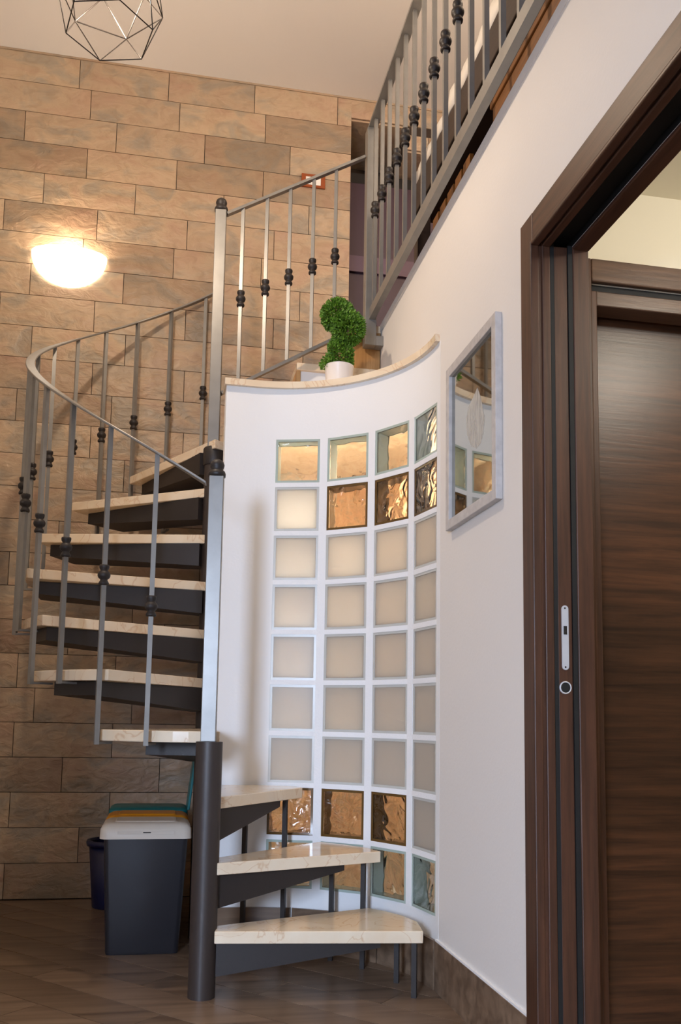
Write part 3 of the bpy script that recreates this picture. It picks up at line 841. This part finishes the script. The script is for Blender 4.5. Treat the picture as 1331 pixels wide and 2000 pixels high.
motif = [(2.605, 1.989), (2.643, 1.972), (2.693, 1.955), (2.713, 1.918), (2.703, 1.862), (2.663, 1.812), (2.615, 1.79), (2.578, 1.796), (2.55, 1.822), (2.541, 1.868), (2.563, 1.918), (2.581, 1.954)]
mv = [(XA-0.0106, y, z) for y, z in motif]+[(XA-0.0102, y, z) for y, z in motif]; mn = len(motif)
part('white_motif', MB().add(mv, [tuple(range(mn)), tuple(range(mn, 2*mn))[::-1]]+[(i, (i+1) % mn, mn+(i+1) % mn, mn+i) for i in range(mn)]), 'white_print', mi, label='pale bulb shaped motif on the glass')

# ------------------------------------------------------------------ light switch on the stone wall
sw = thing('light_switch', (0.73, YS, 3.955), 'white light switch in a brown frame on the stone wall', 'switch')
for bx in ((0.663, 0.800, 3.957, 3.971), (0.663, 0.800, 4.021, 4.035), (0.663, 0.687, 3.971, 4.021), (0.776, 0.800, 3.971, 4.021)):
    part('frame_side', MB().box(bx[0], bx[1], YS-0.013, YS-0.003, bx[2], bx[3]), 'switch_frame', sw)
for i in range(3):
    part('rocker', MB().box(0.688+i*0.0295, 0.716+i*0.0295, YS-0.011, YS-0.003, 3.972, 4.020), 'switch_white', sw)

# ------------------------------------------------------------------ potted topiary on the curved wall shelf
PX, PY = 0.712, 3.72
tp = thing('potted_topiary', (PX, PY, ZD), 'green double ball topiary in a white pot on the marble cap', 'plant')
pot = part('pot', MB().lathe([(0.050, 0.0), (0.056, 0.004), (0.064, 0.118), (0.066, 0.122), (0.062, 0.123), (0.060, 0.105), (0.0, 0.104)], (PX, PY, ZD), 32, cap=False), 'pot_white', tp, auto=0.7)
part('soil', MB().lathe([(0.059, 0.0), (0.0, 0.006)], (PX, PY, ZD+0.106), 20, cap=False), 'soil', tp)
part('stem', MB().tube([(PX-0.022, PY+0.01, ZD+0.10), (PX-0.018, PY+0.012, ZD+0.38)], 0.005), 'stem_brown', tp)
part('stem', MB().tube([(PX+0.030, PY-0.012, ZD+0.10), (PX+0.036, PY-0.015, ZD+0.30)], 0.005), 'stem_brown', tp)
def leaf_ball(name, c, rx, rz, n, seed, fill=0.55):
    rnd = random.Random(seed); mb = MB()
    for _ in range(n):
        d = Vector((rnd.gauss(0, 1), rnd.gauss(0, 1), rnd.gauss(0, 1))).normalized()
        rr = fill+(1-fill)*rnd.random()**0.5
        p = Vector((c[0]+d.x*rx*rr, c[1]+d.y*rx*rr, c[2]+d.z*rz*rr))
        t = (d+Vector((rnd.uniform(-.8, .8), rnd.uniform(-.8, .8), rnd.uniform(-.8, .8)))).normalized()
        s = t.cross(Vector((rnd.random(), rnd.random(), rnd.random()))).normalized()
        L, w = rnd.uniform(0.010, 0.017), rnd.uniform(0.0035, 0.006)
        up = t.cross(s)*0.002
        mb.add([p, p+t*L*0.5+s*w+up, p+t*L, p+t*L*0.5-s*w+up], [(0, 1, 2), (0, 2, 3)])
    o = part(name, mb, 'leaf_green', tp); o['kind'] = 'stuff'; return o
leaf_ball('leaf_ball', (PX-0.008, PY+0.015, ZD+0.368), 0.073, 0.073, 2600, 1)
leaf_ball('leaf_ball', (PX+0.034, PY-0.018, ZD+0.298), 0.073, 0.075, 2600, 2)
leaf_ball('foliage', (PX+0.006, PY+0.015, ZD+0.18), 0.058, 0.095, 2000, 3, 0.35)
leaf_ball('leaf_sprig', (PX-0.050, PY+0.005, ZD+0.135), 0.035, 0.03, 260, 4, 0.1)

# ------------------------------------------------------------------ bins and bucket behind the short column
def rrect(x0, x1, y0, y1, r, n=4):
    pts = []
    for cx, cy, a in ((x1-r, y1-r, 0), (x0+r, y1-r, 90), (x0+r, y0+r, 180), (x1-r, y0+r, 270)):
        for i in range(n+1): pts.append(pol((cx, cy), r, a+90*i/n))
    return pts
def loft_mesh(sections):
    mb = MB(); n = len(sections[0][0]); vs = []
    for poly, z in sections: vs += [(x, y, z) for x, y in poly]
    fs = []
    for i in range(len(sections)-1):
        for k in range(n): fs.append((i*n+k, i*n+(k+1) % n, (i+1)*n+(k+1) % n, (i+1)*n+k))
    fs += [tuple(range(n))[::-1], tuple((len(sections)-1)*n+k for k in range(n))]
    return mb.add(vs, fs)
BX = -0.049
def bin_(y0, lidmat, label, open_lid=False):
    t = thing('waste_bin', (BX, y0+0.115, 0), label, 'bin', 'recycling bins under the stairs')
    body = loft_mesh([(rrect(BX-0.138, BX+0.138, y0+0.022, y0+0.205, 0.02), 0.0), (rrect(BX-0.140, BX+0.140, y0+0.020, y0+0.207, 0.02), 0.008), (rrect(BX-0.163, BX+0.163, y0+0.006, y0+0.224, 0.02), 0.450)])
    part('body', body, 'bin_grey', t, auto=0.7)
    if not open_lid:
        lid = loft_mesh([(rrect(BX-0.179, BX+0.176, y0-0.006, y0+0.232, 0.03), 0.442), (rrect(BX-0.177, BX+0.174, y0-0.005, y0+0.231, 0.03), 0.478), (rrect(BX-0.168, BX+0.165, y0+0.004, y0+0.226, 0.03), 0.494),
                         (rrect(BX-0.152, BX+0.149, y0+0.022, y0+0.212, 0.03), 0.503)])
        l = part('lid', lid, lidmat, t, auto=0.9)
        part('lid_panel', loft_mesh([(rrect(BX-0.125, BX+0.122, y0+0.04, y0+0.2, 0.02), 0.502), (rrect(BX-0.118, BX+0.115, y0+0.046, y0+0.194, 0.02), 0.507)]), lidmat, l)
        part('label_tab', MB().box(BX-0.11, BX+0.11, y0-0.009, y0-0.0045, 0.462, 0.474), lidmat, l)
        part('latch_slot', MB().box(BX-0.012, BX+0.018, y0-0.0105, y0-0.0085, 0.4665, 0.4700), 'black', l)
    else:
        rim = loft_mesh([(rrect(BX-0.177, BX+0.176, y0-0.004, y0+0.231, 0.03), 0.448), (rrect(BX-0.175, BX+0.174, y0-0.003, y0+0.230, 0.03), 0.500), (rrect(BX-0.160, BX+0.158, y0+0.012, y0+0.218, 0.03), 0.510)])
        part('rim', rim, lidmat, t, auto=0.9)
        ld = MB(); x0, x1 = BX+0.170, BX+0.196
        ld.add([(x0, y0+0.01, .50), (x0+.012, y0+0.01, .50), (x1+.012, y0+0.01, .745), (x1, y0+0.01, .745), (x0, y0+0.22, .50), (x0+.012, y0+0.22, .50), (x1+.012, y0+0.22, .745), (x1, y0+0.22, .745)],
               [(0,1,2,3), (7,6,5,4), (0,4,5,1), (1,5,6,2), (2,6,7,3), (3,7,4,0)])
        part('flap', ld, lidmat, t, bevel=0.003)
    return t
bin_(3.605, 'lid_white', 'grey plastic bin with a white lid under the stairs')
bin_(3.860, 'lid_orange', 'bin with an orange lid between white and teal lidded bins')
bin_(4.115, 'lid_teal', 'bin with a teal rim and raised flap, last of the row', True)
bk = thing('bucket', (-0.215, 4.53, 0), 'dark blue plastic bucket behind the bins by the stone wall', 'bucket')
part('pail', MB().lathe([(0.0, 0.002), (0.088, 0.0), (0.092, 0.004), (0.118, 0.30), (0.114, 0.30), (0.088, 0.012), (0.0, 0.012)], (-0.215, 4.53, 0), 28, cap=False), 'bucket_blue', bk, smooth=True)
part('rim', MB().lathe([(0.117, 0.296), (0.128, 0.292), (0.132, 0.305), (0.128, 0.318), (0.116, 0.318), (0.113, 0.305)], (-0.215, 4.53, 0), 28, cap=False), 'bucket_blue', bk, smooth=True)

# ------------------------------------------------------------------ loft: bed with crates under it, wardrobe in the niche
bd = thing('bed', (1.75, 2.75, ZL), 'bed with dark brown frame and white bedding behind the loft balustrade', 'bed')
part('side_rail', MB().box(1.05, 1.085, 1.70, 3.75, 3.235, 3.375), 'bed_brown', bd, bevel=0.004)
part('side_rail', MB().box(2.40, 2.435, 1.70, 3.75, 3.235, 3.375), 'bed_brown', bd, bevel=0.004)
part('end_rail', MB().box(1.085, 2.40, 3.715, 3.75, 3.235, 3.375), 'bed_brown', bd, bevel=0.004)
part('headboard', MB().box(1.05, 2.435, 1.655, 1.70, 2.83, 3.75), 'bed_brown', bd, bevel=0.004)
for x in (1.06, 2.36):
    part('leg', MB().box(x, x+0.06, 3.68, 3.74, ZL, 3.235), 'bed_brown', bd)
    part('leg', MB().box(x, x+0.06, 1.71, 1.77, ZL, 3.235), 'bed_brown', bd)
part('slat_base', MB().box(1.085, 2.40, 1.70, 3.715, 3.235, 3.25), 'dark_frame', bd)
rnd = random.Random(5); vs = []; fs = []; NX, NY = 10, 40
for i in range(NX+1):
    for j in range(NY+1):
        ex = min(i, NX-i)/NX; x = 1.055+1.37*i/NX; y = 1.71+2.03*j/NY
        zz = 3.455+0.05*min(1, ex*4)+rnd.uniform(-0.012, 0.012)
        if i in (0, NX): x += rnd.uniform(-0.008, 0.006)
        vs.append((x, y, zz))
n0 = len(vs)
for i in range(NX):
    for j in range(NY):
        a = i*(NY+1)+j; fs.append((a, a+1, a+NY+2, a+NY+1))
for j in range(NY+1): vs.append((1.052+rnd.uniform(-.006, .006), 1.71+2.03*j/NY, 3.378+rnd.uniform(-0.0, .012)))
for j in range(NY): fs.append((j, n0+j, n0+j+1, j+1))
bd_sheet = part('bedding', MB().add(vs, fs), 'bedding', bd, smooth=True)
so = bd_sheet.modifiers.new('thick', 'SOLIDIFY'); so.thickness = 0.01
part('mattress', MB().box(1.09, 2.395, 1.72, 3.71, 3.25, 3.42), 'bedding', bd, bevel=0.03)
cr = thing('storage_chest', (1.25, 2.2, ZL), 'plain amber wooden chest stored under the bed', 'chest')
part('chest_body', MB().box(1.075, 1.55, 1.80, 2.78, ZL+0.001, 3.10), 'amber_wood', cr, bevel=0.004)
part('chest_lid', MB().box(1.068, 1.557, 1.79, 2.79, 3.10, 3.125), 'amber_wood', cr, bevel=0.004)
c2 = thing('slatted_crate', (1.25, 3.25, ZL), 'slatted wooden crate under the bed end by the post', 'crate')
for i in range(5):
    y = 3.02+i*0.1
    part('slat', MB().box(1.075, 1.09, y, y+0.075, ZL+0.001, 3.09), 'amber_wood', c2)
    part('slat', MB().box(1.44, 1.455, y, y+0.075, ZL+0.001, 3.09), 'amber_wood', c2)
part('crate_base', MB().box(1.091, 1.439, 3.02, 3.495, ZL+0.001, 2.83), 'amber_wood', c2)
wd = thing('wardrobe', (1.4, YS+0.4, ZL), 'purple fronted wardrobe standing in the dark niche beyond the loft post', 'wardrobe')
part('carcass', MB().box(0.97, 1.88, YS+0.26, YS+0.455, ZL+0.001, 4.26), 'dark_frame', wd)
for x0 in (0.99, 1.44):
    dr = part('door_panel', MB().box(x0, x0+0.42, YS+0.235, YS+0.2595, 2.86, 4.18), 'purple', wd, bevel=0.003)
part('shelf_band', MB().box(0.985, 1.865, YS+0.215, YS+0.2345, 3.60, 3.70), 'mauve', wd)
